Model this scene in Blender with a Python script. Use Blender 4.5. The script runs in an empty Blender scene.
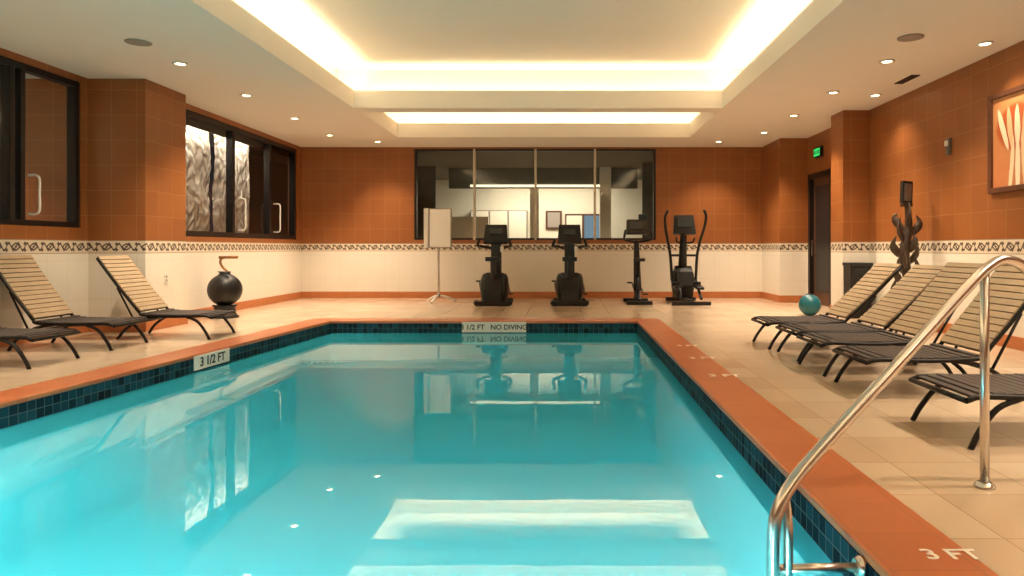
import bpy, bmesh, math, random
from mathutils import Vector, Matrix, Euler
random.seed(4)
scene = bpy.context.scene
scene.view_settings.view_transform = 'Standard'
scene.view_settings.exposure = 0.52
COL = scene.collection

def lin(c):
    def f(v):
        v/=255.0
        return v/12.92 if v<=0.04045 else ((v+0.055)/1.055)**2.4
    return (f(c[0]),f(c[1]),f(c[2]),1)

# ---------------------------------------------------------------- node helper
class N:
    def __init__(s,name):
        s.m=bpy.data.materials.new(name); s.m.use_nodes=True
        s.t=s.m.node_tree; s.n=s.t.nodes; s.l=s.t.links
        s.n.clear(); s.out=s.n.new('ShaderNodeOutputMaterial')
    def new(s,typ,**kw):
        n=s.n.new(typ)
        for k,v in kw.items(): setattr(n,k,v)
        return n
    def set(s,sock,v):
        if isinstance(v,bpy.types.NodeSocket): s.l.new(v,sock)
        else: sock.default_value=v
    def math(s,op,a,b=0.0,c=0.0):
        n=s.new('ShaderNodeMath',operation=op)
        s.set(n.inputs[0],a); s.set(n.inputs[1],b)
        if op in('SMOOTH_MIN','MULTIPLY_ADD','COMPARE'): s.set(n.inputs[2],c)
        return n.outputs[0]
    def mix(s,f,a,b):
        n=s.new('ShaderNodeMix',data_type='RGBA')
        s.set(n.inputs[0],f); s.set(n.inputs[6],a); s.set(n.inputs[7],b)
        return n.outputs[2]
    def noise(s,vec,scale,detail=3):
        n=s.new('ShaderNodeTexNoise'); n.inputs['Scale'].default_value=scale; n.inputs['Detail'].default_value=detail
        if vec is not None: s.l.new(vec,n.inputs['Vector'])
        return n.outputs[0]
    def principled(s,color,rough=0.5,metal=0.0,normal=None,**kw):
        p=s.new('ShaderNodeBsdfPrincipled')
        s.set(p.inputs['Base Color'],color); s.set(p.inputs['Roughness'],rough); s.set(p.inputs['Metallic'],metal)
        if normal is not None: s.l.new(normal,p.inputs['Normal'])
        for k,v in kw.items(): s.set(p.inputs[k],v)
        s.l.new(p.outputs[0],s.out.inputs[0]); return p
    def bump(s,h,strength=0.3,dist=0.01):
        b=s.new('ShaderNodeBump'); b.inputs['Strength'].default_value=strength; b.inputs['Distance'].default_value=dist
        s.l.new(h,b.inputs['Height']); return b.outputs[0]
    def pos(s):
        g=s.new('ShaderNodeNewGeometry'); return g.outputs['Position'],g.outputs['Normal']
    def sep(s,v):
        n=s.new('ShaderNodeSeparateXYZ'); s.l.new(v,n.inputs[0]); return n.outputs
    def comb(s,a,b,c=0.0):
        n=s.new('ShaderNodeCombineXYZ'); s.set(n.inputs[0],a); s.set(n.inputs[1],b); s.set(n.inputs[2],c); return n.outputs[0]
    def wallu(s):
        p,nn=s.pos(); P=s.sep(p); Q=s.sep(nn)
        sel=s.math('GREATER_THAN',s.math('ABSOLUTE',Q[0]),0.5)
        mx=s.new('ShaderNodeMix',data_type='FLOAT')
        s.set(mx.inputs[0],sel); s.set(mx.inputs[2],P[0]); s.set(mx.inputs[3],P[1])
        return mx.outputs[0],P[2],p
    def grid(s,u,v,w,h,line):
        a=s.math('FRACT',s.math('DIVIDE',s.math('ADD',u,100.0),w)); b=s.math('FRACT',s.math('DIVIDE',s.math('ADD',v,100.0),h))
        return s.math('MAXIMUM',s.math('LESS_THAN',a,line/w),s.math('LESS_THAN',b,line/h))
    def cellrand(s,u,v,w,h):
        a=s.math('FLOOR',s.math('DIVIDE',s.math('ADD',u,100.0),w)); b=s.math('FLOOR',s.math('DIVIDE',s.math('ADD',v,100.0),h))
        n=s.new('ShaderNodeTexWhiteNoise',noise_dimensions='2D'); s.l.new(s.comb(a,b),n.inputs['Vector']); return n.outputs[0]

def simple(name,c,rough=0.5,metal=0.0,var=0.12,scale=9.0,bump=0.0,**kw):
    m=N(name); tc=m.new('ShaderNodeTexCoord').outputs['Object']
    n=m.noise(tc,scale); c=lin(c)
    d=tuple(max(0,x*(1-var)) for x in c[:3])+(1,); e=tuple(min(1,x*(1+var)) for x in c[:3])+(1,)
    m.principled(m.mix(n,d,e),rough,metal,normal=(m.bump(m.noise(tc,scale*8),bump) if bump else None),**kw)
    return m.m

def emis(name,c,st):
    m=N(name); e=m.new('ShaderNodeEmission'); e.inputs[0].default_value=lin(c); e.inputs[1].default_value=st
    m.l.new(e.outputs[0],m.out.inputs[0]); return m.m

# ---------------------------------------------------------------- materials
def wall_mat():
    m=N('wall_tile'); u,z,p=m.wallu()
    g=m.grid(u,m.math('SUBTRACT',z,1.2),0.33,0.33,0.008)
    r=m.cellrand(u,m.math('SUBTRACT',z,1.2),0.33,0.33)
    nz=m.noise(p,2.5,6)
    br=m.mix(r,lin((150,90,46)),lin((160,97,50)))
    br=m.mix(m.math('MULTIPLY',nz,0.5),br,lin((130,74,34)))
    br=m.mix(m.math('MULTIPLY',g,0.8),br,lin((172,120,76)))
    g2=m.grid(u,z,0.33,0.515,0.006)
    cr=m.mix(nz,lin((230,222,208)),lin((238,231,218)))
    cr=m.mix(m.math('MULTIPLY',g2,0.35),cr,lin((200,186,168)))
    # ornate frieze: diamond medallions, two interlaced scrolls, small leaves
    t=m.math('FRACT',m.math('DIVIDE',m.math('ADD',u,100.0),0.26))
    s=m.math('DIVIDE',m.math('SUBTRACT',z,1.115),0.17)
    dt=m.math('ABSOLUTE',m.math('SUBTRACT',t,0.5)); ds=m.math('ABSOLUTE',s)
    dia=m.math('LESS_THAN',m.math('ADD',dt,ds),0.31)
    hole=m.math('MULTIPLY',m.math('LESS_THAN',m.math('ADD',dt,ds),0.18),m.math('GREATER_THAN',m.math('ADD',dt,ds),0.09))
    sn=m.math('MULTIPLY',m.math('SINE',m.math('MULTIPLY',t,12.566)),0.24)
    w1=m.math('LESS_THAN',m.math('ABSOLUTE',m.math('SUBTRACT',s,sn)),0.085)
    de=m.math('SUBTRACT',0.5,dt)
    lf=m.math('LESS_THAN',m.math('ADD',m.math('MULTIPLY',de,1.6),m.math('ABSOLUTE',m.math('SUBTRACT',ds,0.22))),0.15)
    f=m.math('MAXIMUM',m.math('SUBTRACT',dia,hole),m.math('MAXIMUM',w1,lf))
    edge=m.math('GREATER_THAN',ds,0.45)
    bc=m.mix(f,lin((222,208,186)),lin((84,66,56)))
    bc=m.mix(edge,bc,lin((160,134,110)))
    up=m.math('GREATER_THAN',z,1.2); lo=m.math('LESS_THAN',z,1.03)
    c=m.mix(up,bc,br); c=m.mix(lo,c,cr)
    h=m.math('SUBTRACT',1.0,m.math('MAXIMUM',m.math('MULTIPLY',g,up),m.math('MULTIPLY',g2,lo)))
    m.principled(c,0.36,normal=m.bump(h,0.25,0.004)); return m.m
def floor_mat():
    m=N('deck_stone_tile'); p,_=m.pos(); P=m.sep(p)
    g=m.grid(P[0],P[1],0.46,0.46,0.007); r=m.cellrand(P[0],P[1],0.46,0.46)
    n=m.noise(p,3.0,7)
    c=m.mix(r,lin((218,196,170)),lin((196,170,144)))
    c=m.mix(m.math('MULTIPLY',n,0.6),c,lin((204,174,142)))
    c=m.mix(m.math('MULTIPLY',g,0.6),c,lin((156,128,104)))
    rg=m.math('ADD',m.math('MULTIPLY',n,0.2),0.08)
    m.principled(c,rg,normal=m.bump(m.math('SUBTRACT',1.0,g),0.15,0.003)); return m.m
def coping_mat():
    m=N('terracotta_coping'); p,_=m.pos(); P=m.sep(p)
    g=m.grid(P[0],P[1],0.30,0.30,0.006); r=m.cellrand(P[0],P[1],0.3,0.3)
    n=m.noise(p,12,5)
    c=m.mix(r,lin((192,110,70)),lin((204,124,80))); c=m.mix(m.math('MULTIPLY',n,0.5),c,lin((176,92,54)))
    c=m.mix(m.math('MULTIPLY',g,0.45),c,lin((150,94,66)))
    m.principled(c,0.28,normal=m.bump(n,0.10,0.003)); return m.m
def basin_mat():
    m=N('pool_plaster'); u,z,p=m.wallu()
    g=m.grid(u,z,0.075,0.075,0.006); r=m.cellrand(u,z,0.075,0.075)
    tile=m.mix(r,lin((12,28,38)),lin((30,76,92))); tile=m.mix(g,tile,lin((80,104,108)))
    n=m.noise(p,1.2,3)
    pl=m.mix(n,lin((120,214,224)),lin((140,226,232)))
    c=m.mix(m.math('GREATER_THAN',z,-0.31),pl,tile)
    m.principled(c,0.9,**{'Specular IOR Level':0.1}); return m.m
def water_mat():
    m=N('pool_water'); p,_=m.pos()
    mp=m.new('ShaderNodeMapping'); m.l.new(p,mp.inputs[0]); mp.inputs['Scale'].default_value=(1,0.6,1)
    h=m.noise(mp.outputs[0],2.2,2)
    nb=m.bump(h,0.06,0.009)
    gl=m.new('ShaderNodeBsdfGlossy'); gl.inputs['Roughness'].default_value=0.0; m.l.new(nb,gl.inputs['Normal'])
    tr=m.new('ShaderNodeBsdfTransparent'); tr.inputs[0].default_value=(0.62,0.97,0.98,1)
    df=m.new('ShaderNodeBsdfDiffuse'); df.inputs[0].default_value=lin((66,208,232))
    tl=m.new('ShaderNodeBsdfTranslucent'); tl.inputs[0].default_value=lin((120,230,238))
    md=m.new('ShaderNodeMixShader'); md.inputs[0].default_value=0.3; m.l.new(df.outputs[0],md.inputs[1]); m.l.new(tl.outputs[0],md.inputs[2])
    m2=m.new('ShaderNodeMixShader'); m2.inputs[0].default_value=0.62; m.l.new(tr.outputs[0],m2.inputs[1]); m.l.new(md.outputs[0],m2.inputs[2])
    fr=m.new('ShaderNodeFresnel'); fr.inputs[0].default_value=1.85; m.l.new(nb,fr.inputs['Normal'])
    mx=m.new('ShaderNodeMixShader'); m.l.new(fr.outputs[0],mx.inputs[0]); m.l.new(m2.outputs[0],mx.inputs[1]); m.l.new(gl.outputs[0],mx.inputs[2])
    m.l.new(mx.outputs[0],m.out.inputs[0]); return m.m
def glass_mat(name,tint,refl):
    m=N(name)
    gl=m.new('ShaderNodeBsdfGlossy'); gl.inputs['Roughness'].default_value=0.02
    tr=m.new('ShaderNodeBsdfTransparent'); tr.inputs[0].default_value=tint
    fr=m.new('ShaderNodeFresnel'); fr.inputs[0].default_value=1.45
    f=m.math('ADD',fr.outputs[0],refl)
    mx=m.new('ShaderNodeMixShader'); m.l.new(f,mx.inputs[0]); m.l.new(tr.outputs[0],mx.inputs[1]); m.l.new(gl.outputs[0],mx.inputs[2])
    m.l.new(mx.outputs[0],m.out.inputs[0]); return m.m
def foil_mat():
    # silvery sheet with long leaf / frond strokes
    m=N('silver_drape'); p,_=m.pos(); P=m.sep(p)
    n=m.noise(p,1.6,3)
    ph=m.math('ADD',m.math('MULTIPLY',P[1],22.0),m.math('MULTIPLY',n,14.0))
    br=m.math('SINE',m.math('ADD',m.math('MULTIPLY',P[2],26.0),m.math('MULTIPLY',m.math('SINE',ph),3.0)))
    n2=m.noise(p,7.0,5)
    f=m.math('ADD',m.math('MULTIPLY',br,0.22),m.math('ADD',m.math('MULTIPLY',n2,0.9),-0.0))
    f=m.math('MINIMUM',m.math('MAXIMUM',f,0.0),1.0)
    m.principled(m.mix(f,lin((250,242,228)),lin((150,136,118))),0.38,0.3,normal=m.bump(f,0.7,0.05)); return m.m
def art_mat():
    m=N('lily_painting'); p,_=m.pos(); P=m.sep(p)
    u=m.math('SUBTRACT',7.80,P[1]); z=P[2]
    n=m.noise(p,3.0,5)
    t=m.math('DIVIDE',m.math('SUBTRACT',z,1.75),1.05)
    c=m.mix(t,lin((176,84,40)),lin((206,140,86)))
    c=m.mix(m.math('MULTIPLY',n,0.8),c,lin((222,160,106)))
    def ell(cu,cz,a,b,col,wob=0.08,soft=3.0,lean=0.0):
        nonlocal c
        uu=m.math('ADD',m.math('ADD',u,m.math('MULTIPLY',n,wob)),m.math('MULTIPLY',m.math('SUBTRACT',z,cz),lean))
        du=m.math('DIVIDE',m.math('SUBTRACT',uu,cu+wob/2),a)
        dz=m.math('DIVIDE',m.math('SUBTRACT',z,cz),b)
        d=m.math('ADD',m.math('MULTIPLY',du,du),m.math('MULTIPLY',dz,dz))
        c=m.mix(m.math('MINIMUM',m.math('MAXIMUM',m.math('MULTIPLY',m.math('SUBTRACT',1.1,d),soft),0.0),1.0),c,lin(col))
    ell(0.42,2.42,0.34,0.26,(186,90,44))            # dark crown behind petals
    for i,(cu,ln) in enumerate(((0.20,.35),(0.32,.15),(0.44,0.0),(0.56,-.15),(0.68,-.35))):
        ell(cu,2.42,0.045,0.24,(246,226,194) if i%2==0 else (232,190,146),0.05,3,ln)
    ell(0.34,1.99,0.035,0.34,(240,216,178),.06,3,-.1); ell(0.44,1.97,0.04,0.34,(248,230,200),.06,3); ell(0.54,1.99,0.035,0.34,(236,206,164),.06,3,.1)
    ell(0.98,2.40,0.2,0.22,(190,92,46)); ell(0.9,2.4,0.05,0.22,(244,220,184),.05,3,.2); ell(1.05,2.4,0.05,0.22,(240,208,166),.05,3,-.2); ell(0.98,1.98,0.04,0.32,(244,220,184),.06,3)
    m.principled(c,0.6); return m.m

M_WALL=wall_mat(); M_FLOOR=floor_mat(); M_COP=coping_mat(); M_BASIN=basin_mat(); M_WATER=water_mat()
M_CEIL=simple('ceiling_paint',(228,220,206),0.85,var=0.02,scale=2)
M_BASE=simple('baseboard_tile',(188,114,66),0.45,var=0.15)
M_FRAME=simple('dark_bronze_frame',(32,26,24),0.4,0.3)
M_MULL=simple('mullion_aluminium',(206,192,168),0.4,0.1)
M_GLASS=glass_mat('dark_window_glass',(0.75,0.75,0.75,1),0.10)
M_GLASSB=glass_mat('partition_glass',(0.88,0.88,0.88,1),0.0)
M_GLASS2=glass_mat('clear_window_glass',(0.86,0.88,0.86,1),0.0)
M_FOIL=foil_mat(); M_ART=art_mat()
M_STEEL=simple('brushed_steel',(208,200,192),0.26,1.0,var=0.05)
M_BLK=simple('black_plastic',(11,11,13),0.42,var=0.2)
M_BLK2=simple('charcoal_plastic',(26,26,30),0.45,var=0.15)
M_GREY=simple('grey_metal',(128,126,124),0.35,0.7)
M_SCREEN=simple('console_screen',(58,64,68),0.15)
M_LFR=simple('lounger_frame_metal',(32,28,26),0.4,0.5)
M_TAN=simple('tan_sling_fabric',(176,152,122),0.8,bump=0.2)
M_DKS=simple('brown_grey_sling_fabric',(76,66,62),0.75,bump=0.2)
M_WHITE=simple('white_enamel',(226,222,214),0.45,var=0.03)
M_TXT=simple('black_paint',(30,28,28),0.6)
M_TXW=simple('white_paint',(240,228,214),0.6,var=0.04)
M_LAMP=emis('downlight_glow',(255,224,172),14)
M_TEAL=simple('teal_rubber',(22,96,108),0.35)
M_BRONZE=simple('dark_bronze_sculpture',(78,64,54),0.38,0.6,var=0.4,bump=0.5)
M_WOOD=simple('dark_wood',(92,52,30),0.5,var=0.3)
M_DOOR=simple('door_brown',(84,54,38),0.45)
M_EXIT=emis('exit_green',(60,230,110),0.8)
M_GRILL=simple('grille_grey',(150,138,126),0.6)
M_MATB=simple('brass_hook',(150,104,60),0.35,0.8)

# ---------------------------------------------------------------- builder
def catmull(pts,n=6):
    P=[Vector(p) for p in pts]; P=[P[0]*2-P[1]]+P+[P[-1]*2-P[-2]]; out=[]
    for i in range(1,len(P)-2):
        for k in range(n):
            t=k/n; a,b,c,d=P[i-1],P[i],P[i+1],P[i+2]
            out.append(0.5*((2*b)+(c-a)*t+(2*a-5*b+4*c-d)*t*t+(3*b-a-3*c+d)*t**3))
    out.append(P[-2]); return out
class B:
    def __init__(s,name,bevel=0.0):
        s.name=name; s.bm=bmesh.new(); s.mats=[]; s.bevel=bevel
    def mi(s,m):
        if m not in s.mats: s.mats.append(m)
        return s.mats.index(m)
    def faces(s,fs,m,smooth):
        i=s.mi(m)
        for f in fs: f.material_index=i; f.smooth=smooth
    def box(s,c,d,m,rot=(0,0,0),taper=1.0):
        R=Euler(rot).to_matrix(); c=Vector(c); vs=[]
        for z in(-.5,.5):
            k=taper if z>0 else 1
            for x,y in((-.5,-.5),(.5,-.5),(.5,.5),(-.5,.5)):
                vs.append(s.bm.verts.new(c+R@Vector((x*d[0]*k,y*d[1]*k,z*d[2]))))
        fs=[s.bm.faces.new([vs[i] for i in q]) for q in((3,2,1,0),(4,5,6,7),(0,1,5,4),(1,2,6,5),(2,3,7,6),(3,0,4,7))]
        s.faces(fs,m,False); return s
    def bb(s,x0,x1,y0,y1,z0,z1,m):
        return s.box(((x0+x1)/2,(y0+y1)/2,(z0+z1)/2),(x1-x0,y1-y0,z1-z0),m)
    def tube(s,pts,r,m,seg=10,smooth=True,n=0,flat=1.0):
        if n: pts=catmull(pts,n)
        pts=[Vector(p) for p in pts]; L=len(pts)
        rs=r if isinstance(r,(list,tuple)) else [r]*L
        if len(rs)!=L:
            k=len(rs)-1; o=[]
            for i in range(L):
                x=i/(L-1)*k; j=min(int(x),k-1); o.append(rs[j]+(rs[j+1]-rs[j])*(x-j))
            rs=o
        up=Vector((0,0,1)); rings=[]; prev=None
        for i,p in enumerate(pts):
            t=(pts[min(i+1,L-1)]-pts[max(i-1,0)]).normalized()
            if prev is None:
                a=up if abs(t.dot(up))<0.9 else Vector((1,0,0)); nrm=t.cross(a).normalized()
            else: nrm=(prev-t*prev.dot(t)).normalized()
            prev=nrm; bn=t.cross(nrm)
            rings.append([s.bm.verts.new(p+(nrm*math.cos(2*math.pi*k/seg)*flat+bn*math.sin(2*math.pi*k/seg))*rs[i]) for k in range(seg)])
        fs=[]
        for a,b in zip(rings,rings[1:]):
            for k in range(seg): fs.append(s.bm.faces.new((a[k],a[(k+1)%seg],b[(k+1)%seg],b[k])))
        s.faces(fs,m,smooth)
        cs=[s.bm.faces.new(rings[0][::-1]),s.bm.faces.new(rings[-1])]; s.faces(cs,m,False); return s
    def lathe(s,c,prof,m,seg=28,axis='Z',smooth=True):
        c=Vector(c); rings=[]
        for r,h in prof:
            ring=[]
            for k in range(seg):
                a=2*math.pi*k/seg; x,y=r*math.cos(a),r*math.sin(a)
                v={'Z':(x,y,h),'Y':(x,h,y),'X':(h,x,y)}[axis]
                ring.append(s.bm.verts.new(c+Vector(v)))
            rings.append(ring)
        fs=[]
        for a,b in zip(rings,rings[1:]):
            for k in range(seg): fs.append(s.bm.faces.new((a[k],a[(k+1)%seg],b[(k+1)%seg],b[k])))
        s.faces(fs,m,smooth)
        s.faces([s.bm.faces.new(rings[0][::-1]),s.bm.faces.new(rings[-1])],m,False); return s
    def ball(s,c,r,m,sc=(1,1,1),seg=24):
        mt=Matrix.Translation(c)@Matrix.Diagonal((sc[0],sc[1],sc[2],1))
        d=bmesh.ops.create_uvsphere(s.bm,u_segments=seg,v_segments=seg//2,radius=r,matrix=mt)
        fs=set(f for v in d['verts'] for f in v.link_faces); s.faces(fs,m,True); return s
    def prism(s,prof,y0,y1,m,axis='Y'):
        def mk(a,b,y): return {'Y':(a,y,b),'X':(y,a,b),'Z':(a,b,y)}[axis]
        A=[s.bm.verts.new(mk(a,b,y0)) for a,b in prof]; C=[s.bm.verts.new(mk(a,b,y1)) for a,b in prof]
        fs=[s.bm.faces.new(A),s.bm.faces.new(C[::-1])]
        n=len(prof)
        for i in range(n): fs.append(s.bm.faces.new((A[i],C[i],C[(i+1)%n],A[(i+1)%n])))
        s.faces(fs,m,False); return s
    def done(s,loc=(0,0,0),rotz=0,scale=1.0):
        bmesh.ops.recalc_face_normals(s.bm,faces=s.bm.faces)
        me=bpy.data.meshes.new(s.name); s.bm.to_mesh(me); s.bm.free()
        for m in s.mats: me.materials.append(m)
        o=bpy.data.objects.new(s.name,me); COL.objects.link(o)
        o.location=loc; o.rotation_euler=(0,0,rotz); o.scale=(scale,)*3
        if s.bevel:
            b=o.modifiers.new('bevel','BEVEL'); b.width=s.bevel; b.segments=2; b.limit_method='ANGLE'; b.angle_limit=math.radians(50)
        return o

# ---------------------------------------------------------------- dims
CZ=3.32; BY=15.03; XR=4.9; XLF=-6.25; XLB=-5.8; YP0,YP1=8.95,9.9; YN=-3.0
def xl(y): return -3.5-0.085*(10.2-y)
PY0,PY1=1.3,10.2; PXR=1.08; CW=0.37

b=B('floor')
a_out=[(xl(PY0)-CW,PY0-CW),(xl(PY1)-CW,PY1+CW),(PXR+CW,PY1+CW),(PXR+CW,PY0-CW)]
XO0,XO1,YO0,YO1=-6.5,5.1,-3.2,15.2
for q in ([(XO0,YO0),(a_out[0][0],YO0) ,a_out[0],a_out[1],(a_out[1][0],YO1),(XO0,YO1)],
          [(a_out[1][0],a_out[1][1]),(PXR+CW,PY1+CW),(PXR+CW,YO1),(a_out[1][0],YO1)],
          [(PXR+CW,YO0),(XO1,YO0),(XO1,YO1),(PXR+CW,YO1)],
          [(a_out[0][0],YO0),(PXR+CW,YO0),(PXR+CW,PY0-CW),a_out[0]]):
    b.prism(q,-0.12,0.0,M_FLOOR,axis='Z')
b.done()
b=B('trim_pool_coping',0.010)
ain=[(xl(PY0),PY0),(xl(PY1),PY1),(PXR,PY1),(PXR,PY0)]
for i in range(4):
    j=(i+1)%4; b.prism([ain[i],ain[j],a_out[j],a_out[i]],-0.028,0.012,M_COP,axis='Z')
b.done()
b=B('pool_basin')
D=-1.05
bm=b.bm
top=[bm.verts.new((x,y,-0.028)) for x,y in ain]; bot=[bm.verts.new((x,y,D)) for x,y in ain]
fs=[bm.faces.new((top[i],top[(i+1)%4],bot[(i+1)%4],bot[i])) for i in range(4)]+[bm.faces.new(bot)]
b.faces(fs,M_BASIN,False)
b.done()
WZ=-0.17
b=B('pool_water'); v=[b.bm.verts.new((x,y,WZ)) for x,y in ain]; b.faces([b.bm.faces.new(v)],M_WATER,False); b.done()

# ---------------------------------------------------------------- walls
def wall_along_y(name,x0,x1,y0,y1,ops):
    b=B(name); cur=y0
    for (a,c,z0,z1) in ops:
        if a>cur: b.bb(x0,x1,cur,a,0,CZ,M_WALL)
        if z0>0: b.bb(x0,x1,a,c,0,z0,M_WALL)
        b.bb(x0,x1,a,c,z1,CZ,M_WALL); cur=c
    if cur<y1: b.bb(x0,x1,cur,y1,0,CZ,M_WALL)
    return b.done()
wall_along_y('wall_left',XLF-0.2,XLF,YN,YP0+0.05,[(5.0,8.82,1.36,3.24)])
wall_along_y('wall_far_left',XLB-0.2,XLB,YP1-0.05,BY+0.1,[(10.3,14.78,1.28,3.24)])
b=B('wall_pier_left'); b.bb(XLF-0.2,-5.5,YP0,YP1,0,CZ,M_WALL); b.done()
wall_along_y('wall_right',XR,XR+0.2,YN,BY+0.1,[(12.46,13.66,0,2.56)])
b=B('wall_pier_right'); b.bb(4.48,XR,11.0,11.5,0,CZ,M_WALL); b.bb(4.34,XR,13.8,BY,0,CZ,M_WALL); b.done()
b=B('wall_back'); BX0,BX1,BZ0,BZ1=-3.32,2.0,1.28,3.28
b.bb(XLB-0.2,BX0,BY,BY+0.15,0,CZ,M_WALL); b.bb(BX1,XR+0.2,BY,BY+0.15,0,CZ,M_WALL)
b.bb(BX0,BX1,BY,BY+0.15,0,BZ0,M_WALL); b.bb(BX0,BX1,BY,BY+0.15,BZ1,CZ,M_WALL); b.done()
b=B('wall_front'); b.bb(XLF-0.2,XR+0.2,YN-0.2,YN,0,CZ,M_WALL); b.done()
def base(name,segs):
    b=B(name,0.004)
    for x0,x1,y0,y1 in segs: b.bb(x0,x1,y0,y1,0,0.14,M_BASE)
    b.done()
t=0.02
base('baseboard_left',[(XLF,XLF+t,YN,YP0-t),(XLF,-5.5+t,YP0-t,YP0),(-5.5,-5.5+t,YP0,YP1),(XLB,-5.5+t,YP1,YP1+t),(XLB,XLB+t,YP1+t,BY-t)])
base('baseboard_back',[(XLB,4.34,BY-t,BY)])
base('baseboard_right',[(XR-t,XR,YN,11.0-t),(4.48-t,XR,11.0-t,11.0),(4.48-t,4.48,11.0,11.5),(4.48-t,XR-t,11.5,11.5+t),(XR-t,XR,11.5+t,12.42),(4.34-t,XR-t,13.8-t,13.8),(4.34-t,4.34,13.8,BY-t)])

# ---------------------------------------------------------------- ceiling with coves
b=B('ceiling'); TX0,TX1=-3.35,2.5; h=0.06; LZ=3.60; UZ=4.0
for x0,x1,y0,y1 in ((-6.5,TX0,-3.2,15.2),(TX1,5.1,-3.2,15.2),(TX0,TX1,-3.2,-1.5),(TX0,TX1,10.83,11.18),(TX0,TX1,13.66,15.2)):
    b.bb(x0,x1,y0,y1,CZ,CZ+h,M_CEIL)
z0=CZ+h
for x0,x1,y0,y1 in ((TX0-.05,TX0,-1.55,10.88),(TX1,TX1+.05,-1.55,10.88),(TX0,TX1,-1.55,-1.5),(TX0,TX1,10.83,10.88),
                    (TX0-.05,TX0,11.18,13.71),(TX1,TX1+.05,11.18,13.71),(TX0,TX1,13.66,13.71)):
    b.bb(x0,x1,y0,y1,z0,LZ,M_CEIL)
for x0,x1,y0,y1 in ((TX0-.42,TX0-.36,-1.95,14.1),(TX1+.36,TX1+.42,-1.95,14.1),(TX0-.36,TX1+.36,-1.95,-1.89),(TX0-.36,TX1+.36,11.12,11.18),(TX0-.36,TX1+.36,14.02,14.08)):
    b.bb(x0,x1,y0,y1,z0,UZ,M_CEIL)
b.bb(TX0-.45,TX1+.45,-2.0,14.15,UZ,UZ+.06,M_CEIL)
b.done()

WARM=(1.0,0.82,0.56)
def area(name,loc,sx,sy,e,rot=(math.pi,0,0),col=WARM):
    l=bpy.data.lights.new(name,'AREA'); l.shape='RECTANGLE'; l.size=sx; l.size_y=sy; l.energy=e; l.color=col
    o=bpy.data.objects.new(name,l); o.location=loc; o.rotation_euler=rot; COL.objects.link(o); return o
def spot(name,loc,e,ang=105,col=(1.0,0.82,0.60)):
    l=bpy.data.lights.new(name,'SPOT'); l.energy=e; l.spot_size=math.radians(ang); l.spot_blend=0.9; l.shadow_soft_size=0.05; l.color=col
    o=bpy.data.objects.new(name,l); o.location=loc; COL.objects.link(o); return o
K=11
area('cove_light',(TX0-.2,4.6,3.42),.12,12.2,K*12.2)
area('cove_light',(TX1+.2,4.6,3.42),.12,12.2,K*12.2)
area('cove_light',((TX0+TX1)/2,11.0,3.42),5.8,.12,K*5.8*.5)
area('cove_light',(TX0-.2,12.45,3.42),.12,2.3,K*2.3*.7)
area('cove_light',(TX1+.2,12.45,3.42),.12,2.3,K*2.3*.7)
area('cove_light',((TX0+TX1)/2,13.87,3.42),5.8,.12,K*5.8*.8)
area('cove_light',((TX0+TX1)/2,-1.7,3.42),5.8,.12,K*5.8)

def downlight(x,y,e=240):
    b=B('recessed_downlight')
    b.lathe((x,y,CZ),[(0.085,0),(0.09,-0.012),(0.06,-0.016),(0.055,-0.004)],M_WHITE,24)
    b.lathe((x,y,CZ-0.006),[(0.053,0),(0.053,-0.003)],M_LAMP,20)
    b.done()
    spot('downlight_lamp',(x,y,CZ-0.03),e)
for y in (-1,1.4,3.1,4.8,8.2,9.9,11.66,13.4): downlight(-4.62,y)
for y in (-1,1.4,3.1,4.8,8.1,9.72,11.4,13.1): downlight(3.82,y)
downlight(-3.9,14.2,170); downlight(3.2,14.2,170); downlight(4.55,7.4,60); downlight(4.5,9.9,60)
for x,y in((-4.6,7.36),(3.64,7.19)):
    b=B('ceiling_speaker'); b.lathe((x,y,CZ),[(0.13,0),(0.13,-0.01),(0.11,-0.014)],M_GRILL,28); b.done()
b=B('air_vent'); 
for k in range(4): b.bb(4.44+k*.03,4.46+k*.03,8.75,9.2,CZ-0.012,CZ,M_FRAME)
b.done()
b=B('sprinkler_head'); b.lathe((-0.6,7.2,UZ),[(0.04,0),(0.04,-0.01),(0.012,-0.015),(0.012,-0.05),(0.03,-0.055),(0.03,-0.06)],M_STEEL,16); b.done()

# underwater pool lamps in near-end wall and near part of the side wall
M_POOLL=emis('pool_lamp_glow',(225,250,250),3)
for (x,y,d) in ((-3.0,PY0,'n'),(-1.4,PY0,'n'),(0.2,PY0,'n'),(None,3.2,'l')):
    b=B('pool_lamp')
    if d=='n':
        b.lathe((x,y,-.6),[(0.14,0.001),(0.14,0.02),(0.11,0.035)],M_STEEL,28,'Y'); b.lathe((x,y,-.6),[(0.10,.034),(0.09,.042)],M_POOLL,24,'Y'); dv=(0,1)
    else:
        x=xl(y)+.005
        b.lathe((x,y,-.6),[(0.14,0.012),(0.14,0.03),(0.11,0.045)],M_STEEL,28,'X'); b.lathe((x,y,-.6),[(0.10,.044),(0.09,.052)],M_POOLL,24,'X'); dv=(1,0.2)
    b.done()
    o=area('pool_lamp_light',(x+dv[0]*.08,y+dv[1]*.08,-.6),.2,.2,36 if d=='n' else 20,(0,0,0),(.85,1,1))
    o.rotation_euler=Vector((dv[0],dv[1],-.02)).to_track_quat('-Z','Y').to_euler()

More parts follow.
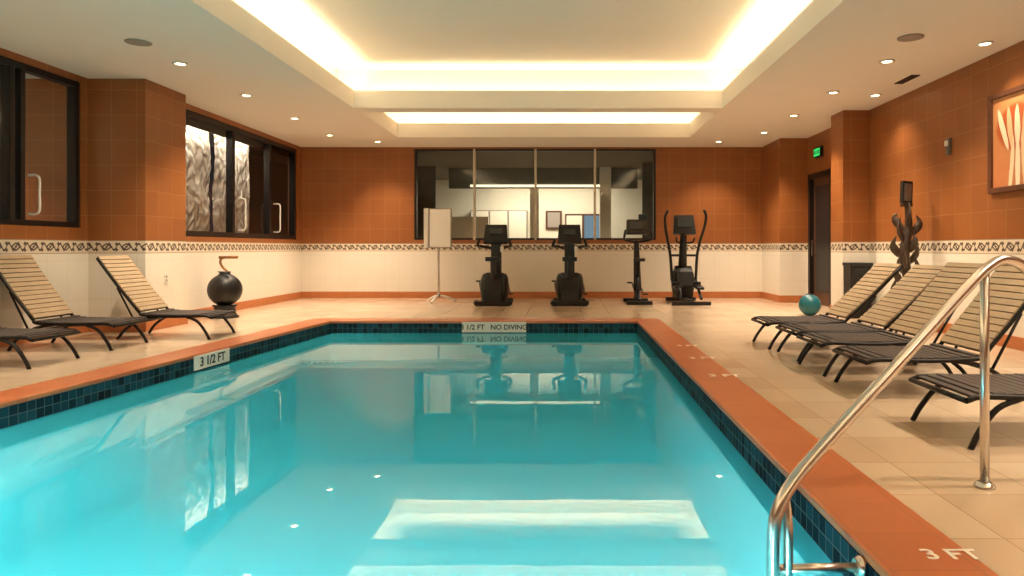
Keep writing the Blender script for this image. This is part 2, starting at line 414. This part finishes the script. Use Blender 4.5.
# ---------------------------------------------------------------- windows
def window_y(name,x,y0,y1,z0,z1,mulls,fm,gm,w=0.05,val=0.0):
    b=B(name,0.004)
    d=0.06
    for yy in [y0+w/2,y1-w/2]+mulls:
        b.bb(x-d,x+d,yy-w/2,yy+w/2,z0,z1,fm)
    b.bb(x-d*.98,x+d*.98,y0,y1,z0,z0+w,fm); b.bb(x-d*.98,x+d*.98,y0,y1,z1-w,z1,fm)
    if val: b.bb(x-.10,x-.075,y0,y1,z1-val,z1,fm)  # valance strip, added to keep the curtain's fill light out of sight
    v=[b.bm.verts.new(p) for p in((x,y0,z0),(x,y1,z0),(x,y1,z1),(x,y0,z1))]
    b.faces([b.bm.faces.new(v)],gm,False); return b.done()
window_y('window_1',XLF-.08,5.0,8.82,1.36,3.24,[5.95,6.9,7.75,7.9],M_FRAME,M_GLASS,0.07)
window_y('window_2',XLB-.08,10.3,14.78,1.28,3.24,[12.0,13.5],M_FRAME,M_GLASSB,0.09,0.2)
b=B('window_3',0.004); w=0.05; yy=BY+.07
for x in (-2.0,-0.65,0.66): b.bb(x-w/2,x+w/2,BY+.0,BY+.13,BZ0,BZ1,M_MULL)
for x in (BX0+w/2,BX1-w/2): b.bb(x-w/2,x+w/2,BY+.0,BY+.13,BZ0,BZ1,M_FRAME)
b.bb(BX0,BX1,BY+.005,BY+.125,BZ0,BZ0+.04,M_FRAME); b.bb(BX0,BX1,BY+.005,BY+.125,BZ1-.04,BZ1,M_FRAME)
v=[b.bm.verts.new(p) for p in((BX0,yy,BZ0),(BX1,yy,BZ0),(BX1,yy,BZ1),(BX0,yy,BZ1))]; b.faces([b.bm.faces.new(v)],M_GLASS2,False); b.done()
def pull(x,y,z0,z1):
    b=B('door_pull_handle'); b.tube([(x,y,z0),(x+.09,y,z0),(x+.13,y,z0+.05),(x+.13,y,(z0+z1)/2),(x+.13,y,z1-.05),(x+.09,y,z1),(x,y,z1)],0.014,M_WHITE,n=5); b.done()
pull(XLB-.03,12.18,1.42,1.98); pull(XLB-.03,13.66,1.42,1.98); pull(XLF-.03,7.99,1.50,1.95)
from mathutils import noise as mn
for y0,y1 in((10.45,11.9),(12.1,13.4)):
    b=B('silver_curtain'); nx,nz=60,90; g=[]
    for i in range(nx):
        row=[]
        for j in range(nz):
            yv=y0+(y1-y0)*i/(nx-1); zv=1.3+1.9*j/(nz-1)
            xx=-6.20+0.05*mn.noise(Vector((yv*5,zv*1.6,0)))*1.3+0.03*abs(mn.noise(Vector((yv*9+3,zv*5,2))))+0.015*math.sin(yv*30)
            row.append(b.bm.verts.new((xx,yv,zv)))
        g.append(row)
    b.faces([b.bm.faces.new((g[i][j],g[i+1][j],g[i+1][j+1],g[i][j+1])) for i in range(nx-1) for j in range(nz-1)],M_FOIL,True); b.done()
    area('curtain_fill_light',(-6.03,(y0+y1)/2,3.21),.05,y1-y0-.1,16,(0,0,0),(1,.9,.74))  # added fill behind the glass to brighten the drape, not a real fixture

# adjoining lobby behind back window
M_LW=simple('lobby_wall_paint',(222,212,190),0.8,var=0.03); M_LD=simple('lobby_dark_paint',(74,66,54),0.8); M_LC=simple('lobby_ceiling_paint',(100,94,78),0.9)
M_BLUE=emis('lobby_far_window_glow',(150,180,196),0.45); M_STRIP=emis('lobby_strip_glow',(255,236,196),1.3)
b=B('wall_lobby'); 
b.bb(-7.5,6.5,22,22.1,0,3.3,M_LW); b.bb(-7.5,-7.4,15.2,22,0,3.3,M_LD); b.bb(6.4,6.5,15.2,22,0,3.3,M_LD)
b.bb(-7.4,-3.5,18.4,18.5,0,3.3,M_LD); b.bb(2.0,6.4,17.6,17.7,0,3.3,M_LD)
b.bb(-1.0,-0.75,19.5,19.75,0,3.3,M_LW); b.bb(0.95,1.25,18.5,18.8,0,3.3,M_LW); b.bb(-3.5,-2.2,19.6,19.7,0,2.0,M_LW)
b.done()
b=B('floor_lobby'); b.bb(-7.5,6.5,15.2,22.1,-.12,0,M_FLOOR); b.done()
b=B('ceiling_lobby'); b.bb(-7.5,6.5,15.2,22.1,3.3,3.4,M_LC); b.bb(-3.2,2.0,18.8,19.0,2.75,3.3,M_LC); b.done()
b=B('window_4',0.01); b.bb(0.0,1.3,21.93,22.0,1.0,2.2,M_DOOR); b.bb(0.05,0.55,21.91,21.93,1.06,2.14,M_LW); b.bb(0.62,1.24,21.91,21.93,1.06,2.14,M_BLUE); b.done()
b=B('reception_counter',0.02); b.bb(-2.0,0.9,20.2,20.8,0,1.1,M_LW); b.bb(-2.05,0.95,20.1,20.85,1.1,1.16,M_WOOD)
b.done()
b=B('lobby_wall_cabinet',0.01); b.bb(-3.0,-1.2,21.6,22.0,1.3,2.3,M_GRILL)
for k in range(3): b.bb(-2.97+k*.6,-2.43+k*.6,21.58,21.6,1.34,2.26,M_LW)
b.done()
b=B('lobby_wall_picture',0.01); b.bb(-0.62,-0.1,21.94,22.0,1.7,2.3,M_DOOR); b.bb(-0.56,-0.16,21.92,21.94,1.76,2.24,M_GRILL); b.done()
b=B('lobby_strip_lamp'); b.bb(-2.6,1.2,18.74,18.79,2.78,2.84,M_STRIP); b.done()
area('lobby_panel_light',(-0.6,20.4,3.28),3.5,1.4,150,(0,0,0),(1,.92,.76))
for x in (-2.5,-0.5,1.5): spot('lobby_downlight_lamp',(x,16.6,3.25),60,120,(1,.9,.74))

# ---------------------------------------------------------------- door, exit sign, wall items
b=B('door_1',0.006)
b.bb(XR+.04,XR+.09,12.56,13.56,0,2.46,M_DOOR); b.bb(XR+.02,XR+.04,12.72,13.4,0.25,2.3,M_BLK2)
for y in(12.46,13.56): b.bb(XR-.04,XR+.12,y,y+.1,0,2.56,M_FRAME)
b.bb(XR-.04,XR+.12,12.46,13.66,2.46,2.56,M_FRAME)
b.tube([(XR+.03,13.45,.95),(XR-.03,13.45,.95),(XR-.03,13.45,1.25),(XR+.03,13.45,1.25)],0.012,M_STEEL,8)
b.done()
b=B('exit_sign',0.004); b.bb(XR-.06,XR,12.95,13.3,2.84,3.04,M_BLK); b.bb(XR-.065,XR-.06,12.98,13.27,2.87,3.01,M_EXIT)
for k,y in enumerate((13.2,13.13,13.06,12.99)): b.bb(XR-.068,XR-.065,y,y+.035,2.9,2.98,M_BLK)
b.done()
b=B('framed_painting',0.006)
y0,y1,z0,z1=6.45,7.84,1.72,2.84; x=XR-.002
b.bb(x-.02,x,y0+.05,y1-.05,z0+.05,z1-.05,M_ART)
b.bb(x-.05,x,y0,y0+.06,z0,z1,M_WOOD); b.bb(x-.05,x,y1-.06,y1,z0,z1,M_WOOD); b.bb(x-.05,x,y0+.06,y1-.06,z0,z0+.06,M_WOOD); b.bb(x-.05,x,y0+.06,y1-.06,z1-.06,z1,M_WOOD)
b.done()
b=B('fire_alarm_strobe',0.008); b.bb(XR-.04,XR,8.65,8.72,2.28,2.50,M_GREY); b.box((XR-.05,8.685,2.43),(.03,.05,.07),M_WHITE); b.done()
for x,y,ax in((XR,8.9,'x'),(-5.5,9.4,'l'),(-5.8,11.4,'l')):
    b=B('wall_outlet',0.003); s=-1 if ax=='x' else 1
    xx=sorted((x,x+s*.012)); b.bb(xx[0],xx[1],y-.04,y+.04,.62,.74,M_WHITE)
    xx=sorted((x+s*.012,x+s*.015)); b.bb(xx[0],xx[1],y-.02,y+.02,.64,.67,M_GRILL); b.bb(xx[0],xx[1],y-.02,y+.02,.69,.72,M_GRILL); b.done()

# ---------------------------------------------------------------- loungers
def lounger(x,y,rot,backang=50,tone=0):
    b=B('pool_lounge_chair')
    a=math.radians(backang); bl=0.84; hx=0.86; hz=0.31
    prof=[(0.0,0.262),(0.10,0.285),(0.45,0.275),(hx-.06,0.29),(hx,hz)]
    top=(hx+bl*math.cos(a),hz+bl*math.sin(a))
    for s in(-1,1):
        yy=s*0.30
        b.tube([(p[0],yy,p[1]) for p in prof],0.017,M_LFR,8,n=4)
        b.tube([(hx,yy*.96,hz),((hx+top[0])/2,yy*.96,(hz+top[1])/2-.015),(top[0],yy*.96,top[1])],0.016,M_LFR,8,n=4)
        b.tube([(0.30,yy,.275),(0.17,yy,.22),(0.07,yy*1.02,.10),(0.015,yy*1.04,0.0)],0.017,M_LFR,8,n=4)
        b.tube([(0.62,yy,.28),(0.85,yy,.235),(1.03,yy*1.02,.12),(1.12,yy*1.04,0.0)],0.017,M_LFR,8,n=4)
        b.tube([(0.93,yy*.9,.20),(hx+.5*bl*math.cos(a)+.03,yy*.9,hz+.5*bl*math.sin(a)-.02)],0.011,M_LFR,8)
    b.tube([(0.93,-.3,.20),(0.93,.3,.20)],0.012,M_LFR,8)
    b.tube([(0.0,-.3,.262),(0.0,.3,.262)],0.017,M_LFR,8)
    b.tube([(top[0],-.288,top[1]),(top[0],.288,top[1])],0.016,M_LFR,8)
    nS=13
    for i in range(nS):
        t=(i+.5)/nS; xx=0.03+t*(hx-.05); zz=0.262+0.022*min(1,t*6)-0.008*math.sin(t*3.14)+.016+ (0.02*max(0,t-.85)/.15)
        b.box((xx,0,zz),(0.054,0.60,0.014),M_DKS)
    nB=14
    for i in range(nB):
        t=(i+.5)/nB; sag=0.02*math.sin(t*math.pi)
        xx=hx+.01+t*bl*math.cos(a)+sag*math.sin(a)*.6; zz=hz+.02+t*bl*math.sin(a)-sag*math.cos(a)*.6
        b.box((xx-.012,0,zz+.012),(0.05,0.575,0.016),M_TAN,rot=(0,-a,0))
    b.box((hx+.5*bl*math.cos(a)+.006,0,hz+.5*bl*math.sin(a)+.006),(bl*.96,0.54,0.006),M_DKS,rot=(0,-a,0))
    o=b.done((x,y,0),rot); return o
for x,y,a in ((2.2,7.72,44),(2.24,6.92,44),(2.2,6.15,48),(2.2,5.28,52),(2.2,4.04,50)): lounger(x,y,0,a)
for x,y,a in ((-4.84,7.62,54),(-4.25,8.5,52),(-4.84,6.5,54)): lounger(x,y,math.pi,a)

# ---------------------------------------------------------------- pool handrail
b=B('pool_handrail'); r=0.024
main=[(2.25,3.22,0.0),(2.25,3.22,0.45),(2.245,3.22,0.78),(2.21,3.21,0.93),(2.14,3.19,1.015),(2.04,3.17,1.045),(1.94,3.13,1.01),(1.80,3.05,0.925),(1.35,2.79,0.615),(0.98,2.575,0.36),(0.83,2.49,0.245),(0.765,2.45,0.16),(0.745,2.44,0.05),(0.745,2.44,-0.3),(0.745,2.44,-0.75),(0.745,2.44,-1.04)]
b.tube(main,r,M_STEEL,14,n=5)
b.tube([(1.93,3.14,0.0),(1.93,3.14,0.5),(1.93,3.14,1.0)],0.020,M_STEEL,14)
b.tube([(0.80,2.49,0.21),(0.80,2.45,0.10),(0.80,2.45,-0.06),(0.80,2.45,-0.3)],0.018,M_STEEL,12,n=4)
b.tube([(0.745,2.45,-0.055),(1.08,2.47,-0.055)],0.018,M_STEEL,12)
for p in((2.25,3.22),(1.93,3.14)): b.lathe((p[0],p[1],0),[(0.045,0),(0.045,0.010),(0.032,0.024),(0.026,0.026)],M_STEEL,24)
b.lathe((1.06,2.47,-0.055),[(0.03,-0.01),(0.04,0.005),(0.04,0.02)],M_STEEL,24,'X')
b.done()

# ---------------------------------------------------------------- depth markers
def text(name,s,loc,rot,size,mat,ext=0.001):
    c=bpy.data.curves.new(name,'FONT'); c.body=s; c.size=size; c.extrude=ext; c.align_x='CENTER'; c.align_y='CENTER'; c.materials.append(mat); c.offset=size*0.02
    o=bpy.data.objects.new(name,c); COL.objects.link(o); o.location=loc; o.rotation_euler=rot; return o
b=B('depth_marker_plate',0.003); b.bb(-1.54,-0.58,PY1-.012,PY1,-.16,-.005,M_WHITE); o1=b.done()
t=text('lettering','3 1/2 FT   NO DIVING',(-1.06,PY1-.014,-.085),(math.pi/2,0,0),0.105,M_TXT); t.parent=o1
b=B('depth_marker_plate',0.003); ang=math.atan(0.085); L=.62
b.bb(0,.012,-L/2,L/2,-.15,-.005,M_WHITE); o2=b.done((xl(7.25),7.25,0),-ang)
t=text('lettering','3 1/2 FT',(.014,0,-.08),(math.pi/2,0,math.pi/2),0.13,M_TXT); t.parent=o2
for (x,y,s) in((1.37,2.42,.11),(1.36,5.82,.15),(1.36,6.75,.15),(1.36,7.6,.13)):
    text('depth_marking','3 FT',(x,y,0.0135),(0,0,0),s,M_TXW,0.0008)

# ---------------------------------------------------------------- gym machines
def bike(x,y):
    b=B('upright_exercise_bike',0.012)
    b.box((0,-.42,.05),(.66,.14,.09),M_BLK); b.box((0,.42,.05),(.56,.12,.08),M_BLK)
    for s in(-1,1): b.ball((s*.31,-.42,.06),.058,M_BLK2); b.ball((s*.27,.42,.05),.055,M_BLK2)
    b.prism([(-.5,.06),(-.48,.30),(-.3,.52),(-.02,.62),(.26,.58),(.46,.36),(.5,.06)],-.17,.17,M_BLK,'X')
    for s in(-1,1):
        b.lathe((s*.17,-.05,.33),[(0.28,0),(0.27,s*.05),(0.20,s*.085),(0.06,s*.1)],M_BLK,28,'X')
        b.lathe((s*.27,-.05,.33),[(0.07,0),(0.06,s*.015)],M_GREY,20,'X')
        b.tube([(s*.28,-.05,.33),(s*.285,-.05+s*.1,.33-s*.13)],.016,M_GREY,8)
        b.box((s*.31,-.05+s*.1,.33-s*.13),(.08,.11,.03),M_BLK)
    b.tube([(0,-.28,.45),(0,-.33,.86)],.055,M_BLK2,12)
    b.prism([(-.13,-.52),(.13,-.52),(.14,-.42),(.05,-.30),(.035,-.16),(-.035,-.16),(-.05,-.30),(-.14,-.42)],.85,.93,M_BLK,'Z')
    b.prism([(.16,.5),(.34,.5),(.34,1.05),(.30,1.28),(.2,1.28),(.2,1.05)],-.10,.10,M_BLK,'X')
    for s in(-1,1):
        b.tube([(s*.06,.24,1.08),(s*.2,.16,1.12),(s*.31,0,1.14),(s*.32,-.16,1.16),(s*.28,-.22,1.28)],.028,M_BLK,10,n=4)
    b.box((0,.2,1.37),(.48,.12,.38),M_BLK,rot=(-.3,0,0),taper=.88)
    b.box((0,.12,1.43),(.24,.02,.12),M_SCREEN,rot=(-.3,0,0))
    b.box((0,.155,1.25),(.30,.03,.05),M_BLK2,rot=(-.3,0,0))
    b.tube([(.13,.1,1.02),(.13,.1,1.13)],.035,M_WHITE,12)
    b.done((x,y,0))
bike(-1.37,13.35); bike(0.09,13.35)
def spin(x,y):
    b=B('stationary_spin_bike',0.01)
    b.box((0,-.35,.04),(.5,.1,.07),M_BLK); b.box((0,.4,.04),(.5,.1,.07),M_BLK)
    b.tube([(0,-.35,.07),(0,.05,.28),(0,.4,.07)],.045,M_BLK,12)
    b.lathe((-.03,.12,.32),[(0.05,-.02),(0.23,-.012),(0.25,0),(0.25,.05),(0.23,.062),(0.05,.07)],M_BLK2,30,'X')
    b.tube([(0,.0,.25),(0,.14,.8),(0,.2,1.25)],[.08,.05],M_BLK,12)
    b.tube([(0,.1,.4),(0,-.2,.85)],.035,M_BLK,12)
    b.prism([(-.11,-.36),(.11,-.36),(.11,-.28),(.035,-.16),(.03,-.04),(-.03,-.04),(-.035,-.16),(-.11,-.28)],.84,.90,M_BLK,'Z')
    for s in(-1,1):
        b.tube([(0,.2,1.22),(s*.15,.15,1.24),(s*.26,.02,1.27),(s*.27,-.12,1.34),(s*.25,-.16,1.46)],.024,M_BLK,10,n=4)
        b.tube([(s*.08,.0,.3),(s*.12,s*.12,.3-s*.12)],.015,M_GREY,8); b.box((s*.17,s*.12,.3-s*.12),(.1,.1,.03),M_BLK)
    b.box((0,.16,1.52),(.44,.10,.3),M_BLK,rot=(-.3,0,.12),taper=.9)
    b.box((-.02,.10,1.54),(.26,.02,.15),M_SCREEN,rot=(-.3,0,.12))
    b.box((.12,.2,1.72),(.16,.05,.12),M_BLK2)
    b.done((x,y,0))
spin(1.44,13.55)
def elliptical(x,y):
    b=B('elliptical_trainer',0.01)
    b.box((0,-.62,.04),(.74,.12,.07),M_BLK); b.box((0,.6,.04),(.62,.12,.07),M_BLK)
    b.box((0,0,.07),(.12,1.2,.07),M_BLK2)
    b.prism([(.1,.08),(.02,.35),(.1,.62),(.3,.74),(.5,.66),(.62,.4),(.6,.08)],-.17,.17,M_BLK,'X')
    for s in(-1,1): b.lathe((s*.17,.34,.4),[(0.24,0),(0.23,s*.03),(0.1,s*.05)],M_BLK,28,'X')
    b.tube([(0,.36,.68),(0,.28,1.15),(0,.22,1.42)],[.09,.06],M_BLK,14)
    b.box((0,.18,1.57),(.46,.10,.40),M_BLK,rot=(-.3,0,0),taper=.85); b.box((0,.115,1.62),(.30,.02,.2),M_SCREEN,rot=(-.3,0,0))
    b.tube([(-.05,.24,1.2),(-.16,.1,1.22),(-.18,-.02,1.32)],.018,M_BLK2,8,n=4); b.tube([(.05,.24,1.2),(.16,.1,1.22),(.18,-.02,1.32)],.018,M_BLK2,8,n=4)
    for s in(-1,1):
        f=s*.12
        b.tube([(s*.25,.2+f*.3,.45),(s*.27,.22-f*.2,.95),(s*.31,.2-f,1.25),(s*.37,.1-f,1.5),(s*.39,.02-f,1.72),(s*.34,-.02-f,1.86)],[.030,.027],M_BLK,10,n=5)
        b.tube([(0,.3,.95),(s*.27,.24,.95)],.024,M_BLK2,8)
        b.tube([(s*.25,.2+f*.3,.45),(s*.22,-.1,.30+s*.05),(s*.2,-.45,.26-s*.06),(s*.2,-.6,.12)],.028,M_BLK2,10,n=4)
        b.box((s*.21,-.28,.33),(.15,.36,.05),M_BLK,rot=(.1*s,0,0)); b.box((s*.21,-.11,.38),(.15,.03,.1),M_BLK)
    b.done((x,y,0))
elliptical(2.42,13.7)

# ---------------------------------------------------------------- sign stand
M_PANEL=simple('sign_panel_white',(246,242,236),0.4,var=0.02)
b=B('folding_sign_stand',0.006)
b.box((0.04,0,1.50),(.46,.05,.80),M_GRILL); b.box((-.24,.0,1.50),(.09,.10,.80),M_WHITE); b.box((0.04,-.03,1.5),(.42,.012,.76),M_PANEL)
b.tube([(0,.02,.12),(0,.02,1.15)],.022,M_STEEL,12); b.ball((0,.02,.14),.045,M_GREY)
for a in(0.3,2.4,4.5):
    b.tube([(0,.02,.14),(.18*math.cos(a),.02+.18*math.sin(a),.10),(.36*math.cos(a),.02+.36*math.sin(a),.015)],.022,M_WHITE,8,n=4)
b.done((-2.56,13.8,0))

# ---------------------------------------------------------------- black ball urn with bar handle
b=B('black_ball_vase')
b.lathe((0,0,0),[(.20,0),(.21,.02),(.17,.05),(.15,.16),(.19,.2)],M_BLK2,28)
prof=[(0.06,.19)]+[(0.255*math.cos(a),.44+.255*math.sin(a)) for a in [math.radians(d) for d in range(-70,76,10)]]+[(.08,.70),(.085,.73)]
b.lathe((0,0,0),prof,M_BLK,32)
b.tube([(.05,0,.72),(-.03,0,.79),(-.07,0,.86),(-.06,0,.925),(0,0,.95)],.018,M_MATB,10,n=5)
b.tube([(-.09,0,.95),(.20,0,.955)],.022,M_MATB,12)
b.done((-5.38,10.8,0))
b=B('exercise_ball'); b.ball((0,0,.175),.175,M_TEAL,seg=36); b.lathe((0,0,.30),[(.06,0),(.055,.052),(.02,.054)],M_BLK2,20); b.done((3.98,11.1,0))
b=B('waste_bin',0.012); b.box((0,0,.41),(.32,.28,.82),M_BLK,taper=1.05); b.box((0,0,.845),(.36,.32,.05),M_BLK2); b.box((0,-.145,.72),(.22,.02,.1),M_BLK2); b.done((4.62,10.78,0))

# tall organic metal sculpture on plinth: intertwined leaf blades topped by a small framed plate
b=B('metal_leaf_sculpture',0.004)
b.box((0,0,.05),(.38,.38,.10),M_BRONZE); b.box((0,0,.17),(.28,.28,.14),M_BRONZE,taper=.85)
b.tube([(0,0,.2),(.03,0,.6),(-.03,0,1.0),(.03,0,1.4),(0,0,1.75)],[.07,.06,.07,.05,.03],M_BRONZE,10,n=6)
rr=random.Random(5)
for i in range(16):
    a=i*2.4; z=.35+i*.075; L=.22+.05*math.sin(i*1.7); sp=.16+.02*math.sin(i)
    dx,dy=math.cos(a)*sp,math.sin(a)*sp*.8
    b.tube([(0,0,z-.08),(dx*.7,dy*.7,z+.02),(dx,dy,z+.12),(dx*.75,dy*.75,z+L)],[.012,.05,.055,.03,.006],M_BRONZE,8,n=4,flat=.45)
b.box((0,0,1.85),(.17,.05,.30),M_BLK,rot=(0,.04,.35)); b.box((0.008,-.028,1.85),(.12,.012,.23),M_GREY,rot=(0,.04,.35))
b.box((0,0,1.68),(.12,.10,.05),M_BRONZE)
b.done((4.60,9.2,0))

# ---------------------------------------------------------------- world + camera
w=bpy.data.worlds.new('night'); scene.world=w; w.use_nodes=True
w.node_tree.nodes['Background'].inputs[0].default_value=(.02,.025,.03,1); w.node_tree.nodes['Background'].inputs[1].default_value=0.4
cam=bpy.data.cameras.new('camera'); co=bpy.data.objects.new('camera',cam); COL.objects.link(co); scene.camera=co
co.location=(0,0,1.1); co.rotation_euler=(math.pi/2,0,0)
cam.lens=24.0; cam.sensor_width=36; cam.shift_x=-53/1024; cam.shift_y=-40/1024; cam.clip_start=0.05
